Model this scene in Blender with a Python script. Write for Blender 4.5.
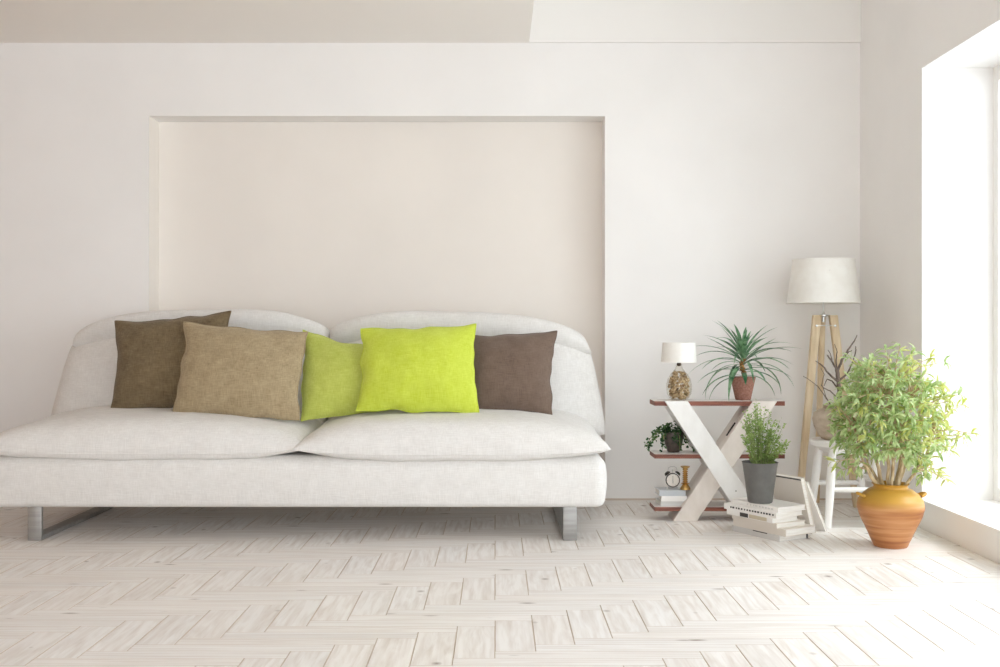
import bpy, math, random
from mathutils import Vector, Matrix, noise

C = bpy.context.scene.collection
S = bpy.context.scene
for o in list(bpy.data.objects):
    bpy.data.objects.remove(o)
R = random.Random(7)
F, CX, CY = 1050.0, 495.0, 333.0            # focal length in pixels, vanishing point; the camera stands 1 m above the floor

# ------------------------------------------------------------------ camera
cam = bpy.data.objects.new('camera', bpy.data.cameras.new('camera')); C.objects.link(cam)
cam.location = (0, 0, 1); cam.rotation_euler = (math.pi/2, 0, 0)
cam.data.sensor_width = 36; cam.data.lens = 36*F/1000
cam.data.shift_x = 0.005; cam.data.shift_y = -0.0005
cam.data.clip_start = 0.05
S.camera = cam

# ------------------------------------------------------------------ world, sun, exposure
W = bpy.data.worlds.new('sky'); S.world = W; W.use_nodes = True
wt = W.node_tree; bg = wt.nodes['Background']
# bright hazy sky, brightest towards the window side and behind the camera
wtc = wt.nodes.new('ShaderNodeTexCoord'); wsx = wt.nodes.new('ShaderNodeVectorMath'); wsx.operation = 'DOT_PRODUCT'; wsx.inputs[1].default_value = (.74, -.5, .45); wmr = wt.nodes.new('ShaderNodeMapRange')
wt.links.new(wtc.outputs['Generated'], wsx.inputs[0]); wt.links.new(wsx.outputs['Value'], wmr.inputs['Value'])
wmr.inputs['From Min'].default_value = -.5; wmr.inputs['From Max'].default_value = .8
wmr.inputs['To Min'].default_value = 0.5; wmr.inputs['To Max'].default_value = 2.7
wt.links.new(wmr.outputs[0], bg.inputs['Strength'])
bg.inputs['Color'].default_value = (0.905, 0.96, 1.01, 1)
def sun(name, direction, strength, angle, col):
    l = bpy.data.lights.new(name, 'SUN'); l.energy = strength; l.angle = math.radians(angle); l.color = col
    o = bpy.data.objects.new(name, l); C.objects.link(o); o.location = (6, 2, 5)
    o.rotation_euler = Vector(direction).to_track_quat('-Z', 'Y').to_euler()
sun('sunlight', (-0.62, 0.12, -0.78), 0.7, 12, (1, 0.985, 0.96))
S.view_settings.view_transform = 'Standard'; S.view_settings.look = 'None'
S.view_settings.gamma = 1; S.view_settings.use_curve_mapping = False
S.view_settings.exposure = 0.80
S.cycles.max_bounces = 12; S.cycles.diffuse_bounces = 8; S.cycles.transparent_max_bounces = 12
S.cycles.caustics_reflective = False; S.cycles.caustics_refractive = False

# ------------------------------------------------------------------ helpers
def P(px, py, Y):
    return Vector(((px-CX)*Y/F, Y, 1-(py-CY)*Y/F))
def lin(c):
    return tuple((v/255/12.92 if v/255 <= .04045 else ((v/255+.055)/1.055)**2.4) for v in c)

class MB:
    def __init__(s): s.v = []; s.f = []; s.m = []; s.uv = {}
    def add(s, vs, fs, m=0):
        n = len(s.v); s.v += [Vector(v) for v in vs]
        for f in fs: s.f.append(tuple(n+i for i in f)); s.m.append(m)
    def box(s, a, b, m=0):
        x0, y0, z0 = a; x1, y1, z1 = b
        s.add([(x0,y0,z0),(x1,y0,z0),(x1,y1,z0),(x0,y1,z0),(x0,y0,z1),(x1,y0,z1),(x1,y1,z1),(x0,y1,z1)],
              [(0,3,2,1),(4,5,6,7),(0,1,5,4),(1,2,6,5),(2,3,7,6),(3,0,4,7)], m)
    def hexa(s, vs, m=0):                         # eight corners: bottom four counter-clockwise, top four
        s.add(vs, [(0,3,2,1),(4,5,6,7),(0,1,5,4),(1,2,6,5),(2,3,7,6),(3,0,4,7)], m)
    def lathe(s, prof, c=(0,0,0), n=32, m=0, ax=None, ripple=None):
        c = Vector(c); q = Vector((0,0,1)).rotation_difference(Vector(ax).normalized()) if ax is not None else None
        rings = []; vs = []; fs = []
        for r, z in prof:
            if r < 1e-6:
                rings.append([len(vs)]); vs.append(Vector((0,0,z)))
            else:
                k = len(vs); rings.append(list(range(k, k+n)))
                for i in range(n):
                    a = 2*math.pi*i/n
                    rr = r*(ripple(a, z) if ripple else 1)
                    vs.append(Vector((rr*math.cos(a), rr*math.sin(a), z)))
        for A, B in zip(rings, rings[1:]):
            if len(A) == 1 and len(B) == 1: continue
            if len(A) == 1: fs += [(A[0], B[i], B[(i+1)%n]) for i in range(n)]
            elif len(B) == 1: fs += [(A[i], B[0], A[(i+1)%n])[::-1] for i in range(n)]
            else: fs += [(A[i], A[(i+1)%n], B[(i+1)%n], B[i]) for i in range(n)]
        s.add([c+(q@v if q else v) for v in vs], fs, m)
    def tube(s, pts, rad, n=8, m=0, cap=True):
        pts = [Vector(p) for p in pts]
        if not hasattr(rad, '__len__'): rad = [rad]*len(pts)
        t = [(pts[min(i+1,len(pts)-1)]-pts[max(i-1,0)]).normalized() for i in range(len(pts))]
        up = Vector((0,0,1)) if abs(t[0].z) < .9 else Vector((1,0,0))
        u = t[0].cross(up).normalized(); vs = []; fs = []
        for i, p in enumerate(pts):
            u = (u-t[i]*u.dot(t[i])).normalized(); w = t[i].cross(u)
            for k in range(n):
                a = 2*math.pi*k/n; vs.append(p+(u*math.cos(a)+w*math.sin(a))*rad[i])
        for i in range(len(pts)-1):
            for k in range(n):
                fs.append((i*n+k, i*n+(k+1)%n, (i+1)*n+(k+1)%n, (i+1)*n+k))
        if cap:
            fs.append(tuple(range(n))[::-1]); fs.append(tuple((len(pts)-1)*n+k for k in range(n)))
        s.add(vs, fs, m)
    def leaf(s, p, d, nrm, L, w, droop=.3, fold=.25, seg=4, m=0, peak=.4, gx=None):
        p = Vector(p); d = Vector(d).normalized(); nrm = Vector(nrm)
        nrm = (nrm-d*nrm.dot(d))
        nrm = nrm.normalized() if nrm.length > 1e-4 else d.orthogonal().normalized()
        side = d.cross(nrm); vs = []; fs = []; q = p.copy(); dd = d.copy(); nn = nrm.copy()
        rot = Matrix.Rotation(-droop/seg, 3, side)
        for i in range(seg+1):
            t = i/seg
            h = w*.5*((t/peak)**.6 if t < peak else max(0, 1-((t-peak)/(1-peak))**1.7)) + w*.03
            if gx: h = w*.5*gx(t)
            vs += [q-side*h+nn*h*fold, q.copy(), q+side*h+nn*h*fold]
            if i: 
                b = (i-1)*3
                fs += [(b,b+1,b+4,b+3),(b+1,b+2,b+5,b+4)]
            q = q+dd*(L/seg); dd = rot@dd; nn = rot@nn
        s.add(vs, fs, m)
    def bevel(s, w, seg=2):
        s.bev = (w, seg); return s
    def build(s, name, mats, parent=None, smooth=True, angle=None):
        base = Vector((0,0,0)); q = parent
        while q is not None:
            base = base+q.location; q = q.parent
        me = bpy.data.meshes.new(name)
        me.from_pydata([tuple(v-base) for v in s.v], [], s.f); me.validate(clean_customdata=False)
        if not isinstance(mats, (list, tuple)): mats = [mats]
        for mt in mats: me.materials.append(mt)
        if len(mats) > 1: me.polygons.foreach_set('material_index', s.m)
        if getattr(s, 'bev', None):
            import bmesh
            bm = bmesh.new(); bm.from_mesh(me)
            bmesh.ops.remove_doubles(bm, verts=bm.verts, dist=1e-6)
            ed = [e for e in bm.edges if len(e.link_faces) == 2 and e.calc_face_angle(0) > .6]
            bmesh.ops.bevel(bm, geom=ed, offset=s.bev[0], segments=s.bev[1], profile=.5, affect='EDGES', clamp_overlap=True)
            bm.to_mesh(me); bm.free()
        if smooth:
            me.polygons.foreach_set('use_smooth', [True]*len(me.polygons))
            me.set_sharp_from_angle(angle=math.radians(angle or 40))
        o = bpy.data.objects.new(name, me); C.objects.link(o)
        if parent: o.parent = parent
        return o

def tag(o, label=None, cat=None, group=None, kind=None):
    if label: o['label'] = label
    if cat: o['category'] = cat
    if group: o['group'] = group
    if kind: o['kind'] = kind
    return o
def thing(name, loc, label, cat, group=None):
    o = bpy.data.objects.new(name, None); C.objects.link(o); o.location = loc; o.empty_display_size = .1
    return tag(o, label, cat, group)

# ------------------------------------------------------------------ materials
def mat(name, rgb, rough=.6, metal=0, spec=.5, coat=0):
    m = bpy.data.materials.new(name); m.use_nodes = True
    b = m.node_tree.nodes['Principled BSDF']
    b.inputs['Base Color'].default_value = (*lin(rgb), 1); b.inputs['Roughness'].default_value = rough
    b.inputs['Metallic'].default_value = metal; b.inputs['Specular IOR Level'].default_value = spec
    b.inputs['Coat Weight'].default_value = coat
    return m
def nd(m, t, **k):
    n = m.node_tree.nodes.new(t)
    for a, v in k.items(): setattr(n, a, v)
    return n
def lk(m, a, b): m.node_tree.links.new(a, b)
def vary(m, c1, c2, scale=(8,8,8), detail=4, lo=.35, hi=.65, bump=0, coord='Object', dist=0, rough=.55, bdist=.01):
    """noise between two colours, plus bump from the same noise"""
    b = m.node_tree.nodes['Principled BSDF']
    tc = nd(m, 'ShaderNodeTexCoord'); mp = nd(m, 'ShaderNodeMapping'); mp.inputs['Scale'].default_value = scale
    lk(m, tc.outputs[coord], mp.inputs['Vector'])
    n = nd(m, 'ShaderNodeTexNoise'); n.inputs['Scale'].default_value = 1; n.inputs['Detail'].default_value = detail
    n.inputs['Roughness'].default_value = rough; n.inputs['Distortion'].default_value = dist
    lk(m, mp.outputs[0], n.inputs['Vector'])
    r = nd(m, 'ShaderNodeValToRGB'); r.color_ramp.elements[0].position = lo; r.color_ramp.elements[1].position = hi
    r.color_ramp.elements[0].color = (*lin(c1), 1); r.color_ramp.elements[1].color = (*lin(c2), 1)
    lk(m, n.outputs['Fac'], r.inputs[0]); lk(m, r.outputs[0], b.inputs['Base Color'])
    if bump:
        bp = nd(m, 'ShaderNodeBump'); bp.inputs['Strength'].default_value = bump; bp.inputs['Distance'].default_value = bdist
        lk(m, n.outputs['Fac'], bp.inputs['Height']); lk(m, bp.outputs[0], b.inputs['Normal'])
    return m
def fabric(name, c1, c2, bump=.25, k=1.0):
    """linen: warp and weft threads from two stretched noises over a slow mottle"""
    m = mat(name, c1, .92, spec=.15); b = m.node_tree.nodes['Principled BSDF']
    b.inputs['Sheen Weight'].default_value = .15; b.inputs['Sheen Roughness'].default_value = .6
    tc = nd(m, 'ShaderNodeTexCoord'); outs = []
    for sc in ((18*k,60*k,230*k), (230*k,60*k,18*k), (16,16,16)):
        mp = nd(m, 'ShaderNodeMapping'); mp.inputs['Scale'].default_value = sc
        lk(m, tc.outputs['Object'], mp.inputs['Vector'])
        n = nd(m, 'ShaderNodeTexNoise'); n.inputs['Scale'].default_value = 1; n.inputs['Detail'].default_value = 3
        lk(m, mp.outputs[0], n.inputs['Vector']); outs.append(n.outputs['Fac'])
    a = nd(m, 'ShaderNodeMath', operation='ADD'); lk(m, outs[0], a.inputs[0]); lk(m, outs[1], a.inputs[1])
    h = nd(m, 'ShaderNodeMath', operation='MULTIPLY_ADD'); lk(m, outs[2], h.inputs[0]); h.inputs[1].default_value = .6; lk(m, a.outputs[0], h.inputs[2])
    r = nd(m, 'ShaderNodeMapRange'); r.inputs['From Min'].default_value = .95; r.inputs['From Max'].default_value = 1.65
    lk(m, h.outputs[0], r.inputs['Value'])
    mx = nd(m, 'ShaderNodeMix', data_type='RGBA'); lk(m, r.outputs[0], mx.inputs[0])
    mx.inputs[6].default_value = (*lin(c1),1); mx.inputs[7].default_value = (*lin(c2),1)
    lk(m, mx.outputs[2], b.inputs['Base Color'])
    bp = nd(m, 'ShaderNodeBump'); bp.inputs['Strength'].default_value = bump; bp.inputs['Distance'].default_value = .003
    lk(m, a.outputs[0], bp.inputs['Height']); lk(m, bp.outputs[0], b.inputs['Normal'])
    return m
def leafmat(name, c1, c2, trans=.35, scale=6, rough=.5):
    m = mat(name, c1, rough, spec=.35); vary(m, c1, c2, (scale,)*3, 2)
    b = m.node_tree.nodes['Principled BSDF']; out = m.node_tree.nodes['Material Output']
    tr = nd(m, 'ShaderNodeBsdfTranslucent'); ms = nd(m, 'ShaderNodeMixShader'); ms.inputs[0].default_value = trans
    col = b.inputs['Base Color'].links[0].from_socket
    hs = nd(m, 'ShaderNodeHueSaturation'); hs.inputs['Hue'].default_value = .48; hs.inputs['Saturation'].default_value = 1.15; hs.inputs['Value'].default_value = 1.15
    lk(m, col, hs.inputs['Color']); lk(m, hs.outputs[0], tr.inputs['Color'])
    lk(m, b.outputs[0], ms.inputs[1]); lk(m, tr.outputs[0], ms.inputs[2]); lk(m, ms.outputs[0], out.inputs['Surface'])
    return m
def clear(name, tint=(255,255,255), gloss=.12, rough=.02):
    m = bpy.data.materials.new(name); m.use_nodes = True; nt = m.node_tree; nt.nodes.clear()
    out = nd(m, 'ShaderNodeOutputMaterial'); t = nd(m, 'ShaderNodeBsdfTransparent'); g = nd(m, 'ShaderNodeBsdfGlossy')
    t.inputs[0].default_value = (*lin(tint),1); g.inputs['Roughness'].default_value = rough
    ms = nd(m, 'ShaderNodeMixShader'); ms.inputs[0].default_value = gloss
    lw = nd(m, 'ShaderNodeFresnel'); lw.inputs[0].default_value = 1.2
    mul = nd(m, 'ShaderNodeMath', operation='MULTIPLY'); mul.inputs[1].default_value = gloss*3
    lk(m, lw.outputs[0], mul.inputs[0]); lk(m, mul.outputs[0], ms.inputs[0])
    lk(m, t.outputs[0], ms.inputs[1]); lk(m, g.outputs[0], ms.inputs[2]); lk(m, ms.outputs[0], out.inputs[0])
    return m

M = {}
M['wall'] = vary(mat('wall_paint', (242,240,238), .85, spec=.2), (240,238,236), (244,242,240), (1.5,)*3, 5, bump=.02)
M['dimming_taupe'] = mat('taupe_dimming_paint', (168,144,124), .9, spec=.1)  # chosen to dim and warm the bounce from the unseen wall
M['niche'] = vary(mat('niche_paint', (238,232,225), .85, spec=.2), (236,230,223), (240,234,227), (1.5,)*3, 5)
M['ceil'] = mat('ceiling_paint', (241,239,236), .9, spec=.1)
M['soffit'] = mat('soffit_paint', (244,240,235), .9, spec=.1)
M['white'] = mat('white_lacquer', (240,239,237), .4)
M['winframe'] = mat('window_frame_paint', (240,238,235), .4)
M['glass'] = clear('window_glass', (252,253,253), .1)
M['sofa'] = fabric('sofa_linen', (214,211,207), (231,229,226), .2, 1.3)
M['steel'] = vary(mat('brushed_steel', (166,164,161), .5, .7), (158,156,153), (174,172,169), (3,60,60), 3)
M['olive'] = fabric('dark_olive_linen', (91,76,54), (131,114,86), .35, 1.5)
M['khaki'] = fabric('khaki_linen', (140,123,94), (180,162,130), .35, 1.5)
M['moss'] = fabric('moss_green_linen', (172,182,76), (196,204,106), .2, 1.5)
M['lime'] = fabric('lime_linen', (184,198,52), (204,217,88), .2, 1.5)
M['cocoa'] = fabric('cocoa_linen', (98,81,70), (120,102,89), .3, 1.5)
M['oak'] = vary(mat('pale_oak', (214,190,152), .55), (206,182,146), (228,209,178), (40,40,4), 5)
M['shade'] = vary(mat('lamp_shade_linen', (232,229,222), .9, spec=.1), (236,233,227), (241,239,234), (20,20,20), 3, bump=.1)
M['chrome'] = mat('chrome', (205,205,203), .3, 1)
M['redwood'] = vary(mat('red_brown_wood', (138,72,54), .5), (100,52,38), (142,84,64), (6,50,60), 5)
M['boardsheen'] = mat('board_top_sheen', (214,208,203), .35)  # pale grey is the grazing reflection painted onto the brown boards
M['plank'] = vary(mat('whitewashed_wood', (236,235,232), .6), (233,231,228), (242,241,239), (12,12,6), 3)
M['plank_shaded'] = vary(mat('shaded_whitewashed_wood', (222,213,204), .6), (216,207,198), (228,220,212), (12,12,6), 3)  # beige: shade put into the second plank's colour
M['dark'] = mat('dark_metal', (40,36,34), .5)
M['clay'] = vary(mat('rough_clay', (150,108,94), .85, spec=.2), (138,96,82), (164,122,108), (90,90,90), 4, bump=.3)
M['soil'] = vary(mat('potting_soil', (70,54,42), .95), (50,38,30), (92,72,56), (120,)*3, 4, bump=.6)
M['bark'] = vary(mat('ringed_bark', (150,110,60), .8), (120,82,44), (182,140,86), (30,30,160), 4, bump=.4)
M['dracaena'] = leafmat('strap_leaf_green', (44,92,58), (138,176,138), .15, 22, .35)
M['ivy'] = leafmat('dark_ivy_green', (26,56,32), (74,112,62), .15, 40)
M['herb'] = leafmat('small_leaf_green', (112,144,72), (170,192,124), .3, 40)
M['stemg'] = mat('green_stem', (126,138,80), .7)
M['darkpot'] = vary(mat('dark_brown_glaze', (68,58,52), .45), (56,47,42), (84,72,65), (40,)*3, 4)
M['greypot'] = vary(mat('slate_grey_plastic', (104,103,100), .5), (100,99,96), (110,109,106), (20,)*3, 3)
M['bush'] = leafmat('willow_leaf_green', (138,168,100), (204,218,168), .38, 30)
M['bushy'] = leafmat('backlit_yellow_leaf', (172,184,96), (212,216,150), .4, 30)  # yellow tint is backlight painted into the leaf colour
M['twig'] = vary(mat('tan_twig', (192,168,130), .8), (168,142,106), (212,192,156), (60,60,20), 4, bump=.3)
M['deadwood'] = vary(mat('dark_dry_branch', (92,78,70), .85), (70,58,52), (120,104,94), (60,60,20), 4, bump=.3)
M['urn'] = vary(mat('sandstone_ceramic', (196,180,162), .85, spec=.2), (180,162,142), (208,194,178), (14,14,30), 6, bump=.3)
M['brass'] = mat('antique_gold', (206,170,108), .28, 1)
M['paper'] = vary(mat('page_edges', (232,229,222), .8), (222,218,210), (238,236,231), (10,10,500), 2)
M['cov_white'] = mat('white_book_cover', (236,233,229), .45)
M['cov_cream'] = mat('cream_book_cover', (222,214,204), .5)
M['cov_grey'] = mat('pale_grey_book_cover', (206,204,201), .4)
M['cov_blue'] = mat('cool_grey_book_cover', (186,190,194), .3)
M['cov_dark'] = mat('charcoal_print', (62,58,56), .5)
M['cov_sand'] = mat('sand_print', (196,184,160), .5)
M['shell'] = vary(mat('shells', (186,158,112), .5), (138,108,66), (226,206,172), (60,)*3, 2, lo=.3, hi=.7)
M['dial'] = mat('clock_dial', (222,214,204), .5)
M['jar'] = clear('lamp_glass', (248,246,242), .12)

# orange vase: banded earthenware, bands along its height
m = mat('banded_earthenware', (206,134,54), .42, spec=.4); b = m.node_tree.nodes['Principled BSDF']
tc = nd(m, 'ShaderNodeTexCoord'); mp = nd(m, 'ShaderNodeMapping'); mp.inputs['Scale'].default_value = (1.5,1.5,27)
lk(m, tc.outputs['Object'], mp.inputs[0]); n1 = nd(m, 'ShaderNodeTexNoise'); n1.inputs['Scale'].default_value = 1.6; n1.inputs['Detail'].default_value = 4; n1.inputs['Distortion'].default_value = .4
lk(m, mp.outputs[0], n1.inputs['Vector'])
rp = nd(m, 'ShaderNodeValToRGB'); rp.color_ramp.elements[0].position = .3; rp.color_ramp.elements[1].position = .72
rp.color_ramp.elements[0].color = (*lin((152,94,58)),1); rp.color_ramp.elements[1].color = (*lin((206,156,110)),1)
e = rp.color_ramp.elements.new(.5); e.color = (*lin((184,126,78)),1)
lk(m, n1.outputs['Fac'], rp.inputs[0])
sx = nd(m, 'ShaderNodeSeparateXYZ'); lk(m, tc.outputs['Object'], sx.inputs[0])
mr = nd(m, 'ShaderNodeMapRange', interpolation_type='SMOOTHSTEP'); mr.inputs['From Min'].default_value = .17; mr.inputs['From Max'].default_value = .235; lk(m, sx.outputs['Z'], mr.inputs['Value'])
mx = nd(m, 'ShaderNodeMix', data_type='RGBA'); lk(m, mr.outputs[0], mx.inputs[0]); lk(m, rp.outputs[0], mx.inputs[6]); mx.inputs[7].default_value = (*lin((192,146,60)),1)
lk(m, mx.outputs[2], b.inputs['Base Color']); M['vase'] = m

# floor: white-washed pine, grain along each board (uv), a tone per board (uv offset)
m = mat('whitewashed_pine', (226,219,212), .42, spec=.35); b = m.node_tree.nodes['Principled BSDF']
uvn = nd(m, 'ShaderNodeUVMap', uv_map='grain')
def uvnoise(scale, detail=4, dist=0):
    mp = nd(m, 'ShaderNodeMapping'); mp.inputs['Scale'].default_value = scale; lk(m, uvn.outputs[0], mp.inputs[0])
    n = nd(m, 'ShaderNodeTexNoise'); n.inputs['Scale'].default_value = 1; n.inputs['Detail'].default_value = detail; n.inputs['Distortion'].default_value = dist
    lk(m, mp.outputs[0], n.inputs['Vector']); return n.outputs['Fac']
g1 = uvnoise((2.5,70,1), 4, .6); g2 = uvnoise((1.6,20,1), 5, 1.6)
wv_m = nd(m, 'ShaderNodeMapping'); wv_m.inputs['Scale'].default_value = (1.0,5.5,1); lk(m, uvn.outputs[0], wv_m.inputs[0])
wv = nd(m, 'ShaderNodeTexWave', bands_direction='Y'); wv.inputs['Scale'].default_value = 1.4; wv.inputs['Distortion'].default_value = 9; wv.inputs['Detail'].default_value = 3; wv.inputs['Detail Scale'].default_value = .5
lk(m, wv_m.outputs[0], wv.inputs['Vector'])
ad = nd(m, 'ShaderNodeMath', operation='MULTIPLY_ADD'); lk(m, g1, ad.inputs[0]); ad.inputs[1].default_value = .6
ml = nd(m, 'ShaderNodeMath', operation='MULTIPLY_ADD'); lk(m, wv.outputs['Fac'], ml.inputs[0]); ml.inputs[1].default_value = .1; lk(m, g2, ml.inputs[2]); lk(m, ml.outputs[0], ad.inputs[2])
rp = nd(m, 'ShaderNodeValToRGB'); rp.color_ramp.elements[0].position = .5; rp.color_ramp.elements[1].position = 1.0
rp.color_ramp.elements[0].color = (*lin((214,205,197)),1); rp.color_ramp.elements[1].color = (*lin((241,238,235)),1)
lk(m, ad.outputs[0], rp.inputs[0])
vm = nd(m, 'ShaderNodeMapping'); vm.inputs['Scale'].default_value = (4.2,8,1); lk(m, uvn.outputs[0], vm.inputs[0])
vo = nd(m, 'ShaderNodeTexVoronoi'); vo.inputs['Scale'].default_value = 1; lk(m, vm.outputs[0], vo.inputs['Vector'])
sc = nd(m, 'ShaderNodeSeparateColor'); lk(m, vo.outputs['Color'], sc.inputs[0])
th = nd(m, 'ShaderNodeMapRange'); th.inputs['From Min'].default_value = .3; th.inputs['From Max'].default_value = 1; th.inputs['To Min'].default_value = 0; th.inputs['To Max'].default_value = .13; lk(m, sc.outputs[0], th.inputs['Value'])
sb = nd(m, 'ShaderNodeMath', operation='SUBTRACT'); lk(m, th.outputs[0], sb.inputs[0]); lk(m, vo.outputs['Distance'], sb.inputs[1])
kn = nd(m, 'ShaderNodeMapRange'); kn.inputs['From Min'].default_value = -.06; kn.inputs['From Max'].default_value = .09; lk(m, sb.outputs[0], kn.inputs['Value'])
mx = nd(m, 'ShaderNodeMix', data_type='RGBA'); lk(m, kn.outputs[0], mx.inputs[0]); lk(m, rp.outputs[0], mx.inputs[6]); mx.inputs[7].default_value = (*lin((128,110,98)),1)
tn = nd(m, 'ShaderNodeAttribute', attribute_name='tone')
t2 = nd(m, 'ShaderNodeMix', data_type='RGBA', blend_type='MULTIPLY'); t2.inputs[0].default_value = 1; lk(m, mx.outputs[2], t2.inputs[6]); lk(m, tn.outputs['Color'], t2.inputs[7])
lk(m, t2.outputs[2], b.inputs['Base Color'])
bp = nd(m, 'ShaderNodeBump'); bp.inputs['Strength'].default_value = .12; bp.inputs['Distance'].default_value = .002; lk(m, g1, bp.inputs['Height']); lk(m, bp.outputs[0], b.inputs['Normal'])
M['floor'] = m
M['gap'] = mat('board_gap', (150,128,110), .9)
M['edge'] = mat('board_edge', (206,192,178), .8)
M['strip'] = mat('wood_edge_strip', (206,192,178), .6)

# ------------------------------------------------------------------ the room
YW, XR, XL, ZC = 6.287, 2.186, -3.25, 2.737
def struct(o): return tag(o, kind='structure')

def floor():
    wx, wy, n, y0 = .1285, .0704, 5, 4.002
    xa, xb, ya, yb = XL-.1, XR+.15, .4, YW+.2
    vs, fs, uv, tone, mi = [], [], [], [], []
    r = random.Random(3)
    def board(a0, a1, b0, b1, along_x):
        a0, a1, b0, b1 = max(a0,xa), min(a1,xb), max(b0,ya), min(b1,yb)
        if a1-a0 < .004 or b1-b0 < .004: return
        k = len(vs); g, hgt = (.0024 if not along_x else .0012), .0035
        ins = [(a0,b0),(a1,b0),(a1,b1),(a0,b1)]
        vs.extend([(x, y, -hgt) for x, y in ins])
        vs.extend([(x+(g if x == a0 else -g), y+(g*.6 if y == b0 else -g*.6), 0) for x, y in ins])
        fs.extend([(k+4,k+5,k+6,k+7)]+[(k+i, k+(i+1)%4, k+4+(i+1)%4, k+4+i) for i in range(4)])
        ou, ov = r.uniform(0,40), r.uniform(0,40); t = r.uniform(.955,1.0); w = r.uniform(-.008,.008)
        for f in fs[-5:]:
            for i in f:
                x, y, _ = vs[i]
                uv.append((x+ou, (y*1.8)+ov) if along_x else (y*1.8+ou, x+ov))
            tone.append((t+w, t, t-w, 1)); mi.append(0 if f is fs[-5] else 2)
    for i in range(int(xa/wx)-2, int(xb/wx)+3):
        for k in range(-8, 9):
            yb_ = y0+(i+2*n*k)*wy
            board(i*wx, (i+1)*wx, yb_, yb_+n*wy, False)
    for j in range(-70, 60):
        for k in range(-9, 9):
            i0 = j-2*n+1+2*n*k
            board(i0*wx, (i0+n)*wx, y0+j*wy, y0+(j+1)*wy, True)
    k = len(vs)
    vs += [(XL-.4,-3.2,-.0036),(XR+.6,-3.2,-.0036),(XR+.6,YW+.4,-.0036),(XL-.4,YW+.4,-.0036)]
    fs.append((k,k+1,k+2,k+3)); uv += [(0,0)]*4; tone.append((1,1,1,1)); mi.append(1)
    me = bpy.data.meshes.new('floor'); me.from_pydata(vs, [], fs)
    me.materials.append(M['floor']); me.materials.append(M['gap']); me.materials.append(M['edge']); me.polygons.foreach_set('material_index', mi)
    ul = me.uv_layers.new(name='grain'); ul.data.foreach_set('uv', [c for p in uv for c in p])
    at = me.attributes.new('tone', 'FLOAT_COLOR', 'FACE'); at.data.foreach_set('color', [c for p in tone for c in p])
    o = bpy.data.objects.new('floor', me); C.objects.link(o); struct(o)
floor()

# back wall with its shallow niche
nl, nr_, nt, nd_ = (149-CX)*YW/F, (605-CX)*YW/F, 1+(CY-116)*YW/F, .18
mb = MB()
mb.box((XL-.2,YW,-.05),(nl,YW+.5,3.5)); mb.box((nr_,YW,-.05),(XR+.6,YW+.5,3.5)); mb.box((nl,YW,nt),(nr_,YW+.5,3.5)); mb.box((nl,YW+nd_,-.05),(nr_,YW+.5,nt),1)
mb.add([(nl+.0005,YW+.001,0),(nl+.0005,YW+nd_,0),(nl+.0005,YW+nd_,nt),(nl+.0005,YW+.001,nt)], [(0,1,2,3)], 1)
mb.box((XL-.2,YW-.006,0),(XR,YW,.010),2)
mb.box((.204,YW-.02,ZC),(XR,YW+.2,3.5),3)
struct(mb.build('wall_back', [M['wall'], M['niche'], M['strip'], M['ceil']], smooth=False))
# side wall with the window opening (x 2.186 inside face)
wy0, wy1, wz0, wz1, wx1 = -1.5, 5.375, .145, 2.357, 2.55  # opening lengthened towards the camera, out of view, to admit more light
mb = MB()
mb.box((XR,wy1,-.05),(XR+.62,YW+.5,3.5)); mb.box((XR,wy0,-.05),(XR+.62,wy1,wz0)); mb.box((XR,wy0,wz1),(XR+.62,wy1,3.5)); mb.box((XR,-3.2,-.05),(XR+.62,wy0,3.5))
struct(mb.build('wall_right', M['wall'], smooth=False))
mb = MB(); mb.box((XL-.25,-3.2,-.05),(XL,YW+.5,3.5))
struct(mb.build('wall_left', M['dimming_taupe'], smooth=False))  # out of view; set close and coloured to dim and warm this side
# ceiling: level soffit on one side of x = 0.2, the higher ceiling beside it
xs = .204
mb = MB()
mb.box((xs,-3.2,3.3),(XR+.6,YW+.3,3.6))
struct(mb.build('ceiling', M['ceil'], smooth=False))
mb = MB(); mb.box((XL-.2,-3.2,ZC),(xs,YW+.2,3.5))
struct(mb.build('ceiling_soffit', M['soffit'], smooth=False))
# window
wroot = bpy.data.objects.new('window_1', None); C.objects.link(wroot); wroot.location = (wx1, wy1, wz0); struct(wroot)
mb = MB(); t, d = .057, .09
mb.box((wx1,wy1-t,wz0),(wx1+d,wy1,wz1)); mb.box((wx1,wy0,wz0),(wx1+d,wy0+t,wz1))
mb.box((wx1,wy0+t,wz0),(wx1+d,wy1-t,wz0+.072)); mb.box((wx1,wy0+t,wz1-.077),(wx1+d,wy1-t,wz1))
MUL = (0.02, 1.36, 2.70, 4.04)
for y in MUL: mb.box((wx1,y-.05,wz0+.072),(wx1+d,y+.05,wz1-.077))
mb.build('window_frame', M['winframe'], wroot, smooth=False)
for a, bb in zip([wy0+t]+[y+.05 for y in MUL], [y-.05 for y in MUL]+[wy1-t]):
    mb = MB(); mb.box((wx1+.04,a,wz0+.072),(wx1+.048,bb,wz1-.077)); mb.build('pane', M['glass'], wroot, smooth=False)

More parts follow.
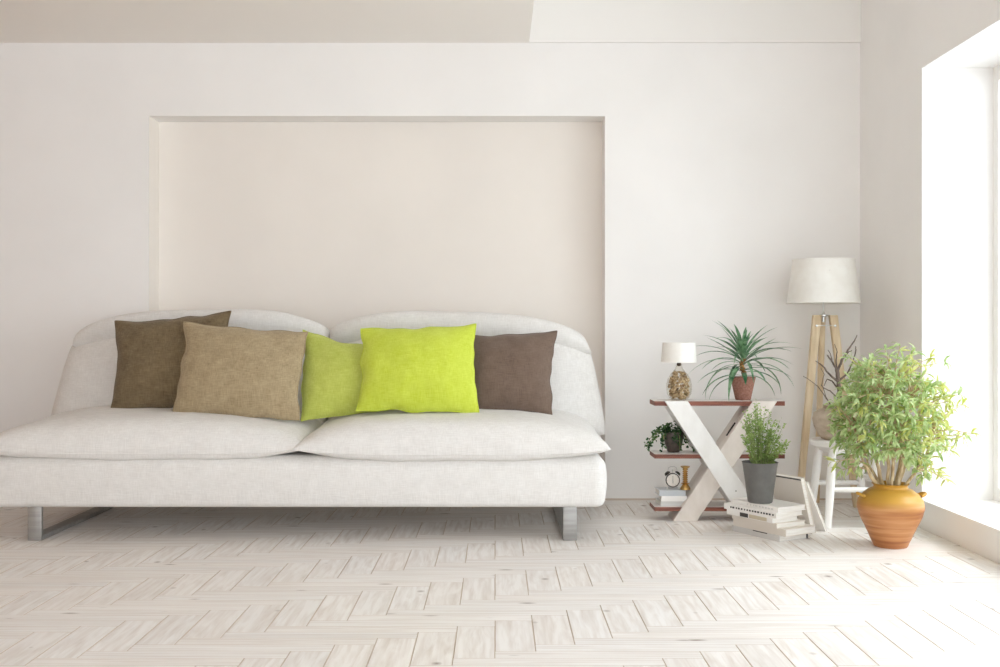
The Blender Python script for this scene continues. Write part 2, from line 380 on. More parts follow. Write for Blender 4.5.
# ------------------------------------------------------------------ sofa
def puff(corners, th_f, th_b, normal=None, nu=48, nv=36, bulge=(0,0,0,0), pw=2.4, ex=.6, pv=None, seed=0, wr=.004, wf=7, bp=2.0, seam=0, exv=None, bv=None):
    """stuffed case between four corners TL,TR,BR,BL: edges bowed by bulge (top,right,bottom,left, metres, + outwards), domed th_f / th_b to each side"""
    TL, TR, BR, BL = [Vector(c) for c in corners]
    N = normal or ((TR-TL)+(BR-BL)).cross((TL-BL)+(TR-BR)).normalized()
    U = ((TR-TL)+(BR-BL)).normalized(); V = N.cross(U).normalized()
    pv = pv or pw; exv = exv or ex; VB = Vector(bv) if bv else V
    mb = MB(); vs = []; idx = {}
    def base(u, v):
        a, c = (u+1)/2, (v+1)/2
        p = (BL*(1-a)+BR*a)*(1-c)+(TL*(1-a)+TR*a)*c
        su, sv = 1-abs(u)**bp, 1-abs(v)**bp
        wob = lambda s, k: 1+.0
        p = p+VB*(bulge[0]*c-bulge[2]*(1-c))*su + U*(bulge[1]*a-bulge[3]*(1-a))*sv
        if seam:                                    # lumpy seam line near the edges
            e = max(abs(u), abs(v))**6
            k = noise.noise(Vector((u*2.6+seed*3.1, v*2.6, seed)))
            p = p+(V*(1 if abs(v) > abs(u) else 0)*math.copysign(1,v)+U*(1 if abs(u) >= abs(v) else 0)*math.copysign(1,u))*k*seam*e*(1-min(abs(u),abs(v))**4)
        return p
    def ease(t): return math.sin(t*math.pi/2)*.55+t*.45
    for side in (1, -1):
        for i in range(nu+1):
            for j in range(nv+1):
                edge = i in (0,nu) or j in (0,nv)
                if edge and (0,i,j) in idx: continue
                u, v = ease(2*i/nu-1), ease(2*j/nv-1)
                p = base(u, v)
                if not edge:
                    h = (max(0,1-abs(u)**pw)**ex)*(max(0,1-abs(v)**pv)**exv)
                    q = p*wf
                    w = noise.noise(q+Vector((seed,0,0)))+.5*noise.noise(q*2.3+Vector((0,seed,0)))+.35*abs(noise.noise(Vector((p.x*wf*3, p.z*wf*1.1, p.y*wf+seed))))
                    p = p+N*side*((th_f if side > 0 else th_b)*h + wr*w*min(1,h*3))
                idx[(0 if edge else side, i, j)] = len(vs); vs.append(p)
    fs = []
    for side in (1,-1):
        for i in range(nu):
            for j in range(nv):
                q = []
                for a, c in ((i,j),(i+1,j),(i+1,j+1),(i,j+1)):
                    e = a in (0,nu) or c in (0,nv); q.append(idx[(0 if e else side, a, c)])
                fs.append(tuple(q if side > 0 else q[::-1]))
    mb.add(vs, fs)
    rim = [vs[idx[(0,i,0)]] for i in range(nu+1)]+[vs[idx[(0,nu,j)]] for j in range(1,nv+1)]+[vs[idx[(0,i,nv)]] for i in range(nu-1,-1,-1)]+[vs[idx[(0,0,j)]] for j in range(nv-1,0,-1)]
    return mb, rim
def piping(rim, r, name, mt, parent):
    mb = MB(); pts = rim+[rim[0], rim[1]]; mb.tube(pts, r, 6, cap=False); return mb.build(name, mt, parent)

sx0, sx1, smid = -2.425, .5365, -.9267
sofa = thing('sofa', (smid, 5.5, 0), 'long two-cushion sofa in off-white linen on steel sled legs', 'sofa')
def rounded_block(x0, x1, y0, y1, z0, z1, r, bul=.012):
    mb = MB(); n = 40; vs = []; fs = []
    import itertools
    def sup(t, e=8): return t
    # superellipse cross-section in (x,y) swept in z with rounded top and bottom
    cx, cy, hx, hy = (x0+x1)/2, (y0+y1)/2, (x1-x0)/2, (y1-y0)/2
    zs = []
    for k in range(7): a = math.pi/2*k/6; zs.append((z0+r*.5*(1-math.sin(a)) if False else z0+r*.5*(1-math.cos(a)), r*.5*(1-math.sin(a))))
    zs += [(z0+(z1-z0)*t, 0) for t in (.35,.5,.65)]
    for k in range(7): a = math.pi/2*k/6; zs.append((z1-r+r*math.sin(a), r*(1-math.cos(a))))
    loop = []
    for sx_, sy_, a0 in ((1,-1,-90),(1,1,0),(-1,1,90),(-1,-1,180)):
        for k in range(7):
            a = math.radians(a0+90*k/6); loop.append((sx_*(hx-r), sy_*(hy-r), math.cos(a), math.sin(a)))
    L = len(loop)
    for z, ins in zs:
        t = (z-z0)/(z1-z0); bb = bul*4*t*(1-t)
        for px, py, ca, sa in loop:
            vs.append((cx+px+(r-ins+bb)*ca, cy+py+(r-ins+bb)*sa, z))
    for k in range(len(zs)-1):
        for i in range(L): fs.append((k*L+i, k*L+(i+1)%L, (k+1)*L+(i+1)%L, (k+1)*L+i))
    fs.append(tuple(range(L))[::-1]); fs.append(tuple((len(zs)-1)*L+i for i in range(L)))
    mb.add(vs, fs); return mb
rounded_block(sx0, sx1-.012, 5.03, 6.1, .163, .410, .05, .018).build('base', M['sofa'], sofa)
for x0, x1 in ((-2.25,-2.184),(.328,.395)):
    mb = MB(); y0, y1, t, top = 5.055, 6.03, .022, .175
    mb.box((x0,y0,0),(x1,y0+t,top)); mb.box((x0,y0+t,0),(x1,y1-t,t)); mb.box((x0,y1-t,0),(x1,y1,top))
    mb.bevel(.003,2).build('leg', M['steel'], sofa)
Z1 = .447
for x0, x1, yf, sd in ((-2.485,-.90,5.005,2),(-.963,.552,4.98,5)):
    mb, rim = puff([(x0,5.78,Z1+.03),(x1,5.78,Z1+.03),(x1,yf,Z1),(x0,yf,Z1)], .155, .05, nu=84, nv=52, bulge=(0,-.02,.024,-.02), bv=(0,0,1), pw=2.9, ex=.52, pv=7, exv=.5, seed=sd, wr=.007, wf=3.4, bp=4)
    sc = mb.build('seat_cushion', M['sofa'], sofa); piping(rim, .003, 'piping', M['sofa'], sc)
# back: frame slab, two leaning cushions, two head rolls
rounded_block(sx0+.1, sx1-.1, 5.9, 6.1, .35, .93, .06, .01).build('back_frame', M['sofa'], sofa)
for s_ in (0, 1):
    mir = (lambda x: x) if s_ else (lambda x: 2*smid-x)
    def cs(pts):
        q = [Vector((mir(x),y,z)) for x, y, z in pts]
        return q if s_ else [q[1],q[0],q[3],q[2]]
    y1, y2 = 5.90, 5.78
    xa, xb = smid+.005, P(588,0,y1).x
    up = (0,0,1)
    mb, rim = puff(cs([(xa,y1,.98),(xb,y1,P(0,346,y1).z),(P(605,0,y2).x,y2,P(0,434,y2).z),(xa,y2,.43)]), .13, .12, nu=64, nv=44, bulge=(.09,.012,.02,-.005) if s_ else (.09,-.005,.02,.012), pw=3.4, ex=.5, seed=8+s_, wr=.007, wf=3, bp=3, bv=up)
    o = mb.build('back_cushion', M['sofa'], sofa); piping(rim, .003, 'piping', M['sofa'], o)
    y1, y2 = 5.91, 5.84
    mb, rim = puff(cs([(xa-.004,y1,P(0,330,y1).z),(P(583,0,y1).x,y1,P(0,337,y1).z),(P(592 if s_ else 585,0,y2).x,y2,P(0,353 if s_ else 346,y2).z),(xa-.004,y2,P(0,346,y2).z)]), .12, .1, nu=64, nv=30, bulge=(.095,.0,.0,.0), pw=3.6, ex=.42, pv=2.2, exv=.5, seed=11+s_, wr=.006, wf=4, bp=3, bv=up)
    mb.build('headrest', M['sofa'], sofa)

# ------------------------------------------------------------------ throw pillows
def pillow(cs, mt, label, seed, thick=.085, bul=(-.012,-.02,-.006,-.02)):
    q = [P(*c) for c in cs]
    root = thing('throw_pillow', (q[2]+q[3])/2, label, 'pillow', 'throw pillows along the sofa')
    mb, rim = puff(q, thick, thick*.65, nu=52, nv=44, bulge=bul, pw=2.3, ex=.62, seed=seed, wr=.007, wf=8, seam=.018)
    mb.build('cover', mt, root); piping(rim, .0035, 'seam', mt, root)
pillow([(115,321,5.585),(231,311,5.57),(226,410,5.45),(111,410,5.45)], M['olive'], 'dark olive brown linen throw pillow, the first from the sofa end', 1)
pillow([(184,322,5.46),(308,332,5.46),(299,420,5.27),(173,411,5.29)], M['khaki'], 'lighter khaki linen throw pillow overlapping the dark olive one', 2)
pillow([(303,330,5.58),(408,346,5.57),(402,409,5.44),(301,421,5.36)], M['moss'], 'dull moss green throw pillow between khaki and bright lime ones', 3, bul=(-.04,-.02,.0,-.01))
pillow([(361,329,5.46),(476,324,5.46),(479,412,5.28),(356,411,5.29)], M['lime'], 'bright lime green throw pillow at the middle of the sofa', 4)
pillow([(462,335,5.565),(557,331,5.565),(552,415,5.41),(458,410,5.42)], M['cocoa'], 'smooth cocoa brown throw pillow beside the bright lime one', 5)

# ------------------------------------------------------------------ X shelf
YS = 5.57; k = YS/F
rack = thing('shelf_rack', P(719.5,521,YS+.09)*1, 'low three-tier rack of red-brown boards crossed by white X planks', 'shelf')
rack.location.z = 0
def board(y_top, y_bot):
    a, c = P(654.5,y_top,5.585), P(785,y_bot,5.585)
    mb = MB(); mb.box((a.x,5.585,c.z),(c.x,5.76,a.z-.002)); o = mb.bevel(.0015,1).build('shelf_board', M['redwood'], rack)
    mb = MB(); mb.box((a.x+.001,5.587,a.z-.002),(c.x-.001,5.759,a.z)); mb.build('board_sheen', M['boardsheen'], o)  # thin sheet carrying the painted sheen
    return a.z
zt, zm, zb = board(400.9,405.8), board(454,458.6), board(506.8,511.2)
def plank(t0, t1, b0, b1, Y, Yb, mt):
    top = zt-.0006
    pts = [P(b0,0,Y).x, P(b1,0,Y).x, P(t1,0,Y).x, P(t0,0,Y).x]; z = [0,0,top,top]
    mb = MB(); mb.hexa([(pts[0],Y,z[0]),(pts[1],Y,z[1]),(pts[1],Yb,z[1]),(pts[0],Yb,z[0]),(pts[3],Y,z[3]),(pts[2],Y,z[2]),(pts[2],Yb,z[2]),(pts[3],Yb,z[3])])
    return mb.bevel(.002,1).build('cross_plank', mt, rack)
p1 = plank(665,688,743.5,767,5.565,5.755,M['plank'])
p2 = plank(753,777.5,673,697,5.578,5.768,M['plank_shaded'])
# dark slot on the side of the second plank, small screw heads
a = P(727.5,439,5.65); b_ = P(733,427.5,5.65)
def on_edge(t, Y):        # point on the upper-left edge face of p2
    A, B = Vector((P(673,0,5.578).x,Y,0)), Vector((P(753,0,5.578).x,Y,zt)); return A+(B-A)*t
mb = MB(); nrm = Vector((-(zt),0,P(753,0,5.578).x-P(673,0,5.578).x)).normalized()
A, B = on_edge(.70,5.63), on_edge(.81,5.63)
mb.tube([A+nrm*.001, A+(B-A)*.3+nrm*.002, A+(B-A)*.7+nrm*.002, B+nrm*.001], .006, 8); mb.build('slot', M['dark'], p2)
mb = MB()
mb.lathe([(0,0),(.004,0),(.003,.002),(0,.002)], P(736,491,5.565), 10, ax=(0,-1,0))
mb.build('screw_head', M['steel'], p1)

# ------------------------------------------------------------------ table lamp with shells
def jar_lamp():
    c = P(679,400,5.67); c.z = zt
    t = thing('table_lamp', c, 'small table lamp with shell-filled glass base on top shelf', 'table lamp')
    s = 5.67/F
    prof = [(0,.002),(6.5,.1),(9.8,2),(12,6),(12.7,11),(12.5,16),(11.2,21),(8.8,25.5),(5.8,29),(3.8,31.5),(2.8,34),(2.3,36)]
    mb = MB(); mb.lathe([(r*s,z*s if i else .0005) for i,(r,z) in enumerate(prof)], c, 40); mb.build('glass_body', M['jar'], t)
    mb = MB(); rr = random.Random(5)
    def rad(z):
        for (r0,z0),(r1,z1) in zip(prof, prof[1:]):
            if z0 <= z <= z1: return r0+(r1-r0)*(z-z0)/(z1-z0+1e-9)
        return 0
    for i in range(230):
        z = rr.uniform(1.8,28); a = rr.uniform(0,6.28); r = max(0,(rad(z)-2.3))*math.sqrt(rr.uniform(.35,1))
        p = c+Vector((r*math.cos(a),r*math.sin(a),z))*s
        p = c+Vector((r*math.cos(a)*s, r*math.sin(a)*s, z*s)); e = rr.uniform(1.2,2.1)*s
        mb.lathe([(0,-e*.6),(e*.8,-e*.3),(e,0),(e*.6,e*.4),(0,e*.7)], p, 7, ax=(rr.uniform(-1,1),rr.uniform(-1,1),rr.uniform(-1,1)))
    tag(mb.build('shell_filling', M['shell'], t), kind='stuff')
    mb = MB(); mb.lathe([(0,33.6*s),(1.6*s,34*s),(2.2*s,35.6*s),(2.1*s,36.6*s),(1.2*s,38*s),(0,38.2*s)], c, 20); mb.build('cap', M['deadwood'], t)
    mb = MB(); z0, z1 = 37.6*s, 57.4*s
    mb.lathe([(17.9*s,z0),(16.2*s,z1),(15.9*s,z1),(17.6*s,z0),(17.9*s,z0)], c, 48); mb.build('lamp_shade', M['shade'], t)
    mb = MB(); mb.tube([c+Vector((0,0,37.5*s)), c+Vector((0,0,52*s))], .004, 8)
    for a in range(3):
        mb.tube([c+Vector((0,0,52*s)), c+Vector((16.4*s*math.cos(a*2.1),16.4*s*math.sin(a*2.1),54*s))], .0015, 6)
    mb.build('stem', M['chrome'], t)
jar_lamp()

# ------------------------------------------------------------------ strap-leaf plant in clay pot
def pot(mb, c, prof, wall, depth, n=40):
    """open pot: outer profile (r,z) from the foot up, then down inside"""
    top = prof[-1]
    pr = [(0,0)]+prof+[(top[0]-wall*.4,top[1]+wall*.25),(top[0]-wall,top[1]),(top[0]-wall*1.2,top[1]-depth),(0,top[1]-depth)]
    mb.lathe(pr, c, n)
def soil(c, r, z, parent):
    mb = MB(); mb.lathe([(r,-.004),(r*.98,.001),(r*.6,.005),(0,.006)], (c.x,c.y,c.z+z), 24); mb.build('soil', M['soil'], parent)
def strap_plant():
    s = 5.665/F; c = P(743,401,5.665); c.z = zt
    t = thing('potted_strap_plant', c, 'arching strap-leaf plant in a rough clay pot on top shelf', 'plant')
    mb = MB(); pot(mb, c, [(7*s,0),(7.8*s,1.2*s),(12.3*s,22*s),(12.6*s,23*s)], .005, .02); mb.build('pot', M['clay'], t)
    soil(c, 11.4*s, 20.5*s, t)
    mb = MB(); pts = []; rd = []
    for i in range(15):
        pts.append(c+Vector(((1.2*math.sin(i*.5))*s,0,(20+i*1.55)*s))); rd.append((2.1+.8*(i%2)+.5*math.sin(i*1.9))*s)
    mb.tube(pts, rd, 12); mb.build('trunk', M['bark'], t)
    rr = random.Random(11); mb = MB()
    gx = lambda t_: (.35+.65*min(1,t_/.25))*(1 if t_ < .5 else max(.02,1-((t_-.5)/.5)**1.8))
    for i in range(44):
        f = i/43
        a = i*2.39996; el = 1.35-1.25*f+rr.uniform(-.15,.15)
        L = (30+24*min(1,f*2.2)+rr.uniform(-6,8))*s
        if f < .12: L *= .75
        d = Vector((math.cos(a)*math.cos(el), math.sin(a)*math.cos(el)*.9, math.sin(el)))
        z = (46-13*f)*s
        if d.y > .5: L *= .8
        mb.leaf(c+Vector((d.x*1.5*s,d.y*1.5*s,z)), d, (0,0,1), L, rr.uniform(2.9,4.3)*s, droop=rr.uniform(.75,1.4)*(.5+f*.9), fold=.35, seg=9, gx=gx)
    for (dx, dz, el, L, dr, dy) in ((-1,38,.75,44,.35,0),(-.8,40,1.15,40,.35,.2),(1,38,.7,42,.2,.1),(.9,36,.35,40,.5,.1),(1,30,.25,50,.9,-.1),(1,27,.2,44,1.2,.1),(1,24,.1,42,1.5,0),(-1,28,.3,50,1.2,0),(-1,24,.15,50,1.3,-.1),(-1,22,.1,46,1.6,.1),(-.55,30,.3,36,1.6,-.8),(.6,29,.3,34,1.5,-.8),(-.1,27,.1,24,1.4,-1),(.2,42,1.35,26,.1,-.2)):
        d = Vector((dx,dy,0)).normalized()*math.cos(el)+Vector((0,0,math.sin(el)))
        mb.leaf(c+Vector((0,0,dz*s)), d, (0,0,1), L*s, 4.6*s, droop=dr, fold=.35, seg=10, gx=gx)
    mb.build('leaves', M['dracaena'], t)
strap_plant()

# ------------------------------------------------------------------ ivy
def ivy():
    s = 5.68/F; c = P(673.5,454,5.68); c.z = zm
    t = thing('potted_ivy', c, 'trailing dark ivy in a dark brown pot on middle shelf', 'plant')
    mb = MB(); pot(mb, c, [(5.6*s,0),(6.2*s,1*s),(8.8*s,8*s),(10*s,15*s),(10.1*s,20*s)], .005, .015); mb.build('pot', M['darkpot'], t)
    soil(c, 9*s, 18*s, t)
    rr = random.Random(21); lv = MB(); st = MB()
    heart = lambda q: (.55+.45*min(1,q/.3)) if q < .35 else max(.02, 1-((q-.35)/.65)**1.2)
    def vine(pts, n, spread):
        st.tube(pts, .0016, 5)
        for i in range(n):
            f = rr.uniform(0,1)*(len(pts)-1); a = int(min(f,len(pts)-2)); p = pts[a].lerp(pts[a+1], f-a)
            d = Vector((rr.uniform(-1,1),rr.uniform(-1,.7),rr.uniform(-.8,.8))).normalized()
            lv.leaf(p+d*spread*s*rr.uniform(.2,1), d, (rr.uniform(-.4,.4),-.8,.6), rr.uniform(2.0,3.3)*s, rr.uniform(1.9,3.1)*s, droop=.6, fold=.2, seg=3, gx=heart)
    paths = [((-4,0,22),(-12,-2,27),(-19,-3,20),(-25,-4,12),(-30,-5,5)),((-6,0,22),(-13,-4,25),(-21,-5,14),(-27,-6,9),(-26,-5,3)),((-4,-2,21),(-9,-5,22),(-11,-6,12),(-12,-6,3)),((-5,-2,21),(-10,-5,20),(-12,-6,9)),
             ((4,0,22),(9,-2,22),(12,-3,14),(15,-4,7),(18,-5,4)),((4,-2,21),(10,-4,17),(13,-5,9)),((0,-5,21),(-1,-9,20),(-1.5,-9.8,12)),((3,-5,21),(4,-9,19),(5,-9,8),(4,-8,3)),((-9,2,22),(-15,1,22),(-18,0,17)),((-2,-3,20),(-14,-5,20),(-24,-6,8),(-28,-6,4))]
    for q in paths:
        base = [c+Vector(v)*s for v in q]; pts = []
        for i in range(len(base)-1):
            for j in range(4): pts.append(base[i].lerp(base[i+1], j/4)+Vector((rr.uniform(-.5,.5),0,rr.uniform(-.5,.5)))*s)
        pts.append(base[-1]); vine(pts, 14+len(pts), 2.4)
    for i in range(150):                                     # the bushy crown over the pot
        a = rr.uniform(0,6.28); r = 9.5*math.sqrt(rr.random()); z = 20.5+rr.uniform(0,10)*(1-(r/13)**2)
        d = Vector((math.cos(a),math.sin(a),rr.uniform(-.3,.8))).normalized()
        lv.leaf(c+Vector((r*math.cos(a)*s,r*math.sin(a)*s,z*s)), d, (rr.uniform(-.5,.5),-.6,.8), rr.uniform(2.2,3.6)*s, rr.uniform(2,3.3)*s, droop=.6, fold=.2, seg=3, gx=heart)
    st.build('vines', M['stemg'], t); lv.build('leaves', M['ivy'], t)
ivy()

# ------------------------------------------------------------------ books
def book(name, N, ang, L, Wd, H, cov, label, group, spine='a', mark=None, tilt=None, cat='book'):
    """closed book: corner N on the support, long side along angle ang, width to its right; spine on the long near-left side"""
    N = Vector(N); a = Vector((math.cos(ang),math.sin(ang),0)); b = Vector((math.sin(ang),-math.cos(ang),0)); z = Vector((0,0,1))
    if tilt: a, b, z = tilt
    t = thing(name, N, label, cat, group)
    ct = min(.0028, H*.14)
    def blk(mb, a0, a1, b0, b1, z0, z1): mb.hexa([N+a*i+b*j+z*k for k in (z0,z1) for i, j in ((a0,b0),(a0,b1),(a1,b1),(a1,b0))])
    mb = MB(); blk(mb, 0,L, 0,Wd, 0,ct); blk(mb, 0,L, 0,Wd, H-ct,H); blk(mb, 0,L, 0,ct*1.2, ct,H-ct)
    mb.build('cover', M[cov], t, smooth=False)
    mb = MB(); blk(mb, .003,L-.003, ct*1.2,Wd-.003, ct,H-ct); mb.build('pages', M['paper'], t, smooth=False)
    if mark:
        mb = MB()
        for m_, i0, i1, k0, k1 in mark: blk(mb, L*i0, L*i1, -.0006, .0004, H*k0, H*k1)
        mb.build('spine_print', M[mark[0][0]], t, smooth=False)
    return t
g = 'books stacked under the grey pot'
ang = math.atan2(.869,-.494)
def dashes(mt, i0, i1, n, k0=.35, k1=.65):
    rr = random.Random(int(i0*100+n)); out = []; x = i0
    for _ in range(n):
        w = (i1-i0)/n; out.append((mt, x, x+w*rr.uniform(.4,.8), k0, k1)); x += w
    return out
z = 0
# from the floor up: corner pixel of near corner (x), size
stackb = [(1.361,5.024,.325,.187,.029,'cov_grey',0,'bottom pale grey book of the floor stack, with dark corner',[('cov_dark',.25,.55,.85,1.0)]),
          (1.385,5.000,.350,.205,.034,'cov_cream',.03,'widest cream book, second from the bottom of the floor stack',None),
          (1.350,5.030,.318,.185,.024,'cov_cream',-.02,'thin cream book in the floor stack, third from bottom',None),
          (1.330,5.035,.312,.172,.024,'cov_white',.02,'small white book with sand and dark picture on its spine',[('cov_dark',.52,.70,.1,.9)]),
          (1.348,5.030,.345,.185,.028,'cov_white',.06,'white book with a row of dark spine lettering, second from stack top',dashes('cov_dark',.05,.9,16)),
          (1.355,5.028,.318,.183,.024,'cov_white',0,'topmost white book of the floor stack, directly under grey pot',dashes('cov_grey',.1,.7,9))]
for X, Y, L, Wd, H, cov, da, lab, mk in stackb:
    t = book('book', (X,Y,z), ang+da, L, Wd, H, cov, lab, g, mark=mk); z += H
ZT = z
bk = [o for o in C.objects if o.get('label','').startswith('small white book')][0]
mb = MB(); a_ = Vector((math.cos(ang+.02),math.sin(ang+.02),0)); b_ = Vector((math.sin(ang+.02),-math.cos(ang+.02),0)); N = bk.location
def blk(mb, a0,a1,b0,b1,z0,z1): mb.hexa([N+a_*i+b_*j+Vector((0,0,kk)) for kk in (z0,z1) for i,j in ((a0,b0),(a0,b1),(a1,b1),(a1,b0))])
blk(mb,.312*.12,.312*.5,-.0006,.0004,.003,.021); tag(mb.build('spine_picture', M['cov_sand'], bk, smooth=False))
bk = [o for o in C.objects if o.get('label','').startswith('bottom pale grey')][0]
N = bk.location; a_ = Vector((math.cos(ang),math.sin(ang),0)); b_ = Vector((math.sin(ang),-math.cos(ang),0))
mb = MB(); blk(mb,-.0008,.004,.180,.188,.0,.0292); mb.build('corner_guard', M['cov_dark'], bk, smooth=False)

# two books leaning on edge beside the stack
def lean(nb, nt, L, T, cov, label, dark=False):
    nb, nt = Vector(nb), Vector(nt); a = Vector((-.494,.869,0)).normalized()
    up = (nt-nb); H = up.length; up.normalize(); th = a.cross(up).normalized()   # thickness direction, away from the stack
    if th.x < 0: th = -th
    t = thing('book', nb, label, 'book', 'books leaning beside the floor stack')
    def blk(mb, u0,u1,h0,h1,t0,t1): mb.hexa([nb+a*i+th*j+up*k_ for k_ in (h0,h1) for i,j in ((u0,t0),(u0,t1),(u1,t1),(u1,t0))])
    ct = .003
    mb = MB(); blk(mb,0,L,0,H,0,ct); blk(mb,0,L,0,H,T-ct,T); blk(mb,L-ct,L,0,H,ct,T-ct); mb.build('cover', M[cov], t, smooth=False)
    mb = MB(); blk(mb,.003,L-ct,.003,H-.003,ct,T-ct); mb.build('pages', M['paper'], t, smooth=False)
    if dark:
        mb = MB(); blk(mb,-.0006,L,H-.010,H-.004,-.0008,.0006); mb.build('dark_band', M['cov_dark'], t, smooth=False)
lean((1.575,5.215,0),(1.520,5.225,.275),.215,.028,'cov_cream','cream book standing on edge with a dark line under its top',True)
lean((1.665,5.285,0),(1.568,5.285,.245),.18,.012,'cov_white','thin white book leaning steeply between standing book and stool')

# books, clock and candlestick on the lowest board
g2 = 'books lying on the lowest shelf board'
z = zb
for (px, L, Wd, H, da, cov, lab) in ((661,.17,.125,.026,.10,'cov_grey','lowest grey magazine in the pile on the bottom shelf board'),(661.5,.135,.13,.028,-.02,'cov_white','white book, middle of the pile on the bottom shelf board'),(659.5,.142,.135,.029,.03,'cov_blue','cool grey book under the alarm clock and gold candlestick')):
    n = P(px,0,5.60); an = da
    N = Vector((n.x+Wd*0, 5.605+ (Wd if False else 0), z))
    # long side along +x: corner front-left, width to the back
    a = Vector((math.cos(an),math.sin(an),0)); b = Vector((-math.sin(an),math.cos(an),0))
    book('book', N, 0, L, Wd, H, cov, lab, g2, tilt=(a,b,Vector((0,0,1)))); z += H
ZB = z
def clock():
    Y = 5.655; s = Y/F; c = P(672.5,0,Y); c.z = ZB
    t = thing('alarm_clock', c, 'twin-bell alarm clock with dark rim on the shelf books', 'clock')
    r = 7.1*s; zc = r+2.2*s; o = c+Vector((0,0,zc))
    mb = MB(); mb.lathe([(0,.016),(r*.8,.016),(r*.93,.008),(r*.95,-.01),(0,-.01)][::-1], o, 32, ax=(0,1,0)); mb.build('body', M['white'], t)
    mb = MB(); mb.lathe([(r*.9,-.014),(r*1.0,-.012),(r*1.0,-.002),(r*.9,-.002),(r*.88,-.012),(r*.9,-.014)], o, 32, ax=(0,1,0)); mb.build('rim', M['dark'], t)
    mb = MB(); mb.lathe([(r*.9,-.0108),(0,-.0112)], o, 32, ax=(0,1,0)); d = mb.build('dial', M['dial'], t)
    mb = MB(); y = o.y-.013
    for ang_, ln, w in ((math.radians(90),.62,.0016),(math.radians(-88),.45,.0022)):
        dv = Vector((math.cos(ang_),0,math.sin(ang_))); mb.tube([Vector((o.x,y,o.z))-dv*r*.1, Vector((o.x,y,o.z))+dv*r*ln], w*.6, 6)
    for i in range(12):
        dv = Vector((math.cos(i*math.pi/6),0,math.sin(i*math.pi/6))); mb.tube([Vector((o.x,y+.001,o.z))+dv*r*.74, Vector((o.x,y+.001,o.z))+dv*r*.82], .0006, 5)
    mb.build('hands', M['cov_dark'], d)
    for sx_ in (-1,1):
        ax = Vector((sx_*.62,0,.78)).normalized(); p = o+ax*(r*1.08)
        mb = MB(); mb.lathe([(3.1*s,0),(3.0*s,1.0*s),(2.2*s,2.1*s),(0,2.6*s)], p, 20, ax=ax); mb.lathe([(0,.3*s),(3.1*s,0)], p, 20, ax=ax); mb.build('bell', M['dark'], t)
        mb = MB(); mb.tube([o+Vector((sx_*r*.55,0,-r*.75)), c+Vector((sx_*r*.8,0,.001))], [.003,.0022], 8); mb.build('foot', M['white'], t)
    mb = MB(); h = o.z+r
    mb.tube([Vector((o.x-4.6*s,o.y,h+2.2*s)),Vector((o.x-4.0*s,o.y,h+5*s)),Vector((o.x-2*s,o.y,h+6.2*s)),Vector((o.x+2*s,o.y,h+6.2*s)),Vector((o.x+4.0*s,o.y,h+5*s)),Vector((o.x+4.6*s,o.y,h+2.2*s))], .0018, 8); mb.build('handle', M['chrome'], t)
    mb = MB(); mb.tube([Vector((o.x,o.y,h-1*s)),Vector((o.x,o.y,h+2.8*s))], .0015, 6); mb.lathe([(0,-.003),(.0035,-.002),(.0035,.002),(0,.003)], (o.x,o.y,h+2.8*s), 8); mb.build('hammer', M['chrome'], t)
clock()
def candle():
    Y = 5.645; s = Y/F; c = P(685.2,0,Y); c.z = ZB
    t = thing('candlestick', c, 'gold twisted candlestick standing on the shelf books', 'candlestick')
    mb = MB(); mb.lathe([(0,0),(5.0*s,0),(5.2*s,.9*s),(4.8*s,2*s),(4.4*s,2.4*s),(3.4*s,4.2*s),(2.4*s,5*s),(0,5*s)], c, 32); mb.build('base', M['brass'], t)
    mb = MB(); pr = [(2.2*s,4.8*s),(3.8*s,5.6*s),(4.4*s,6.3*s),(2.2*s,7*s)]
    for i in range(7): pr += [(1.5*s,(7.2+i*1.98)*s),(2.7*s,(7.9+i*1.98)*s),(2.7*s,(8.4+i*1.98)*s)]
    pr += [(2.2*s,21.2*s)]; mb.lathe(pr, c, 24); mb.build('stem', M['brass'], t)
    mb = MB(); mb.lathe([(0,21*s),(2.4*s,21.2*s),(4.6*s,22.6*s),(4.7*s,23.4*s),(2.6*s,23.2*s),(2.3*s,22.6*s),(0,22.6*s)], c, 28); mb.build('drip_pan', M['brass'], t)
candle()

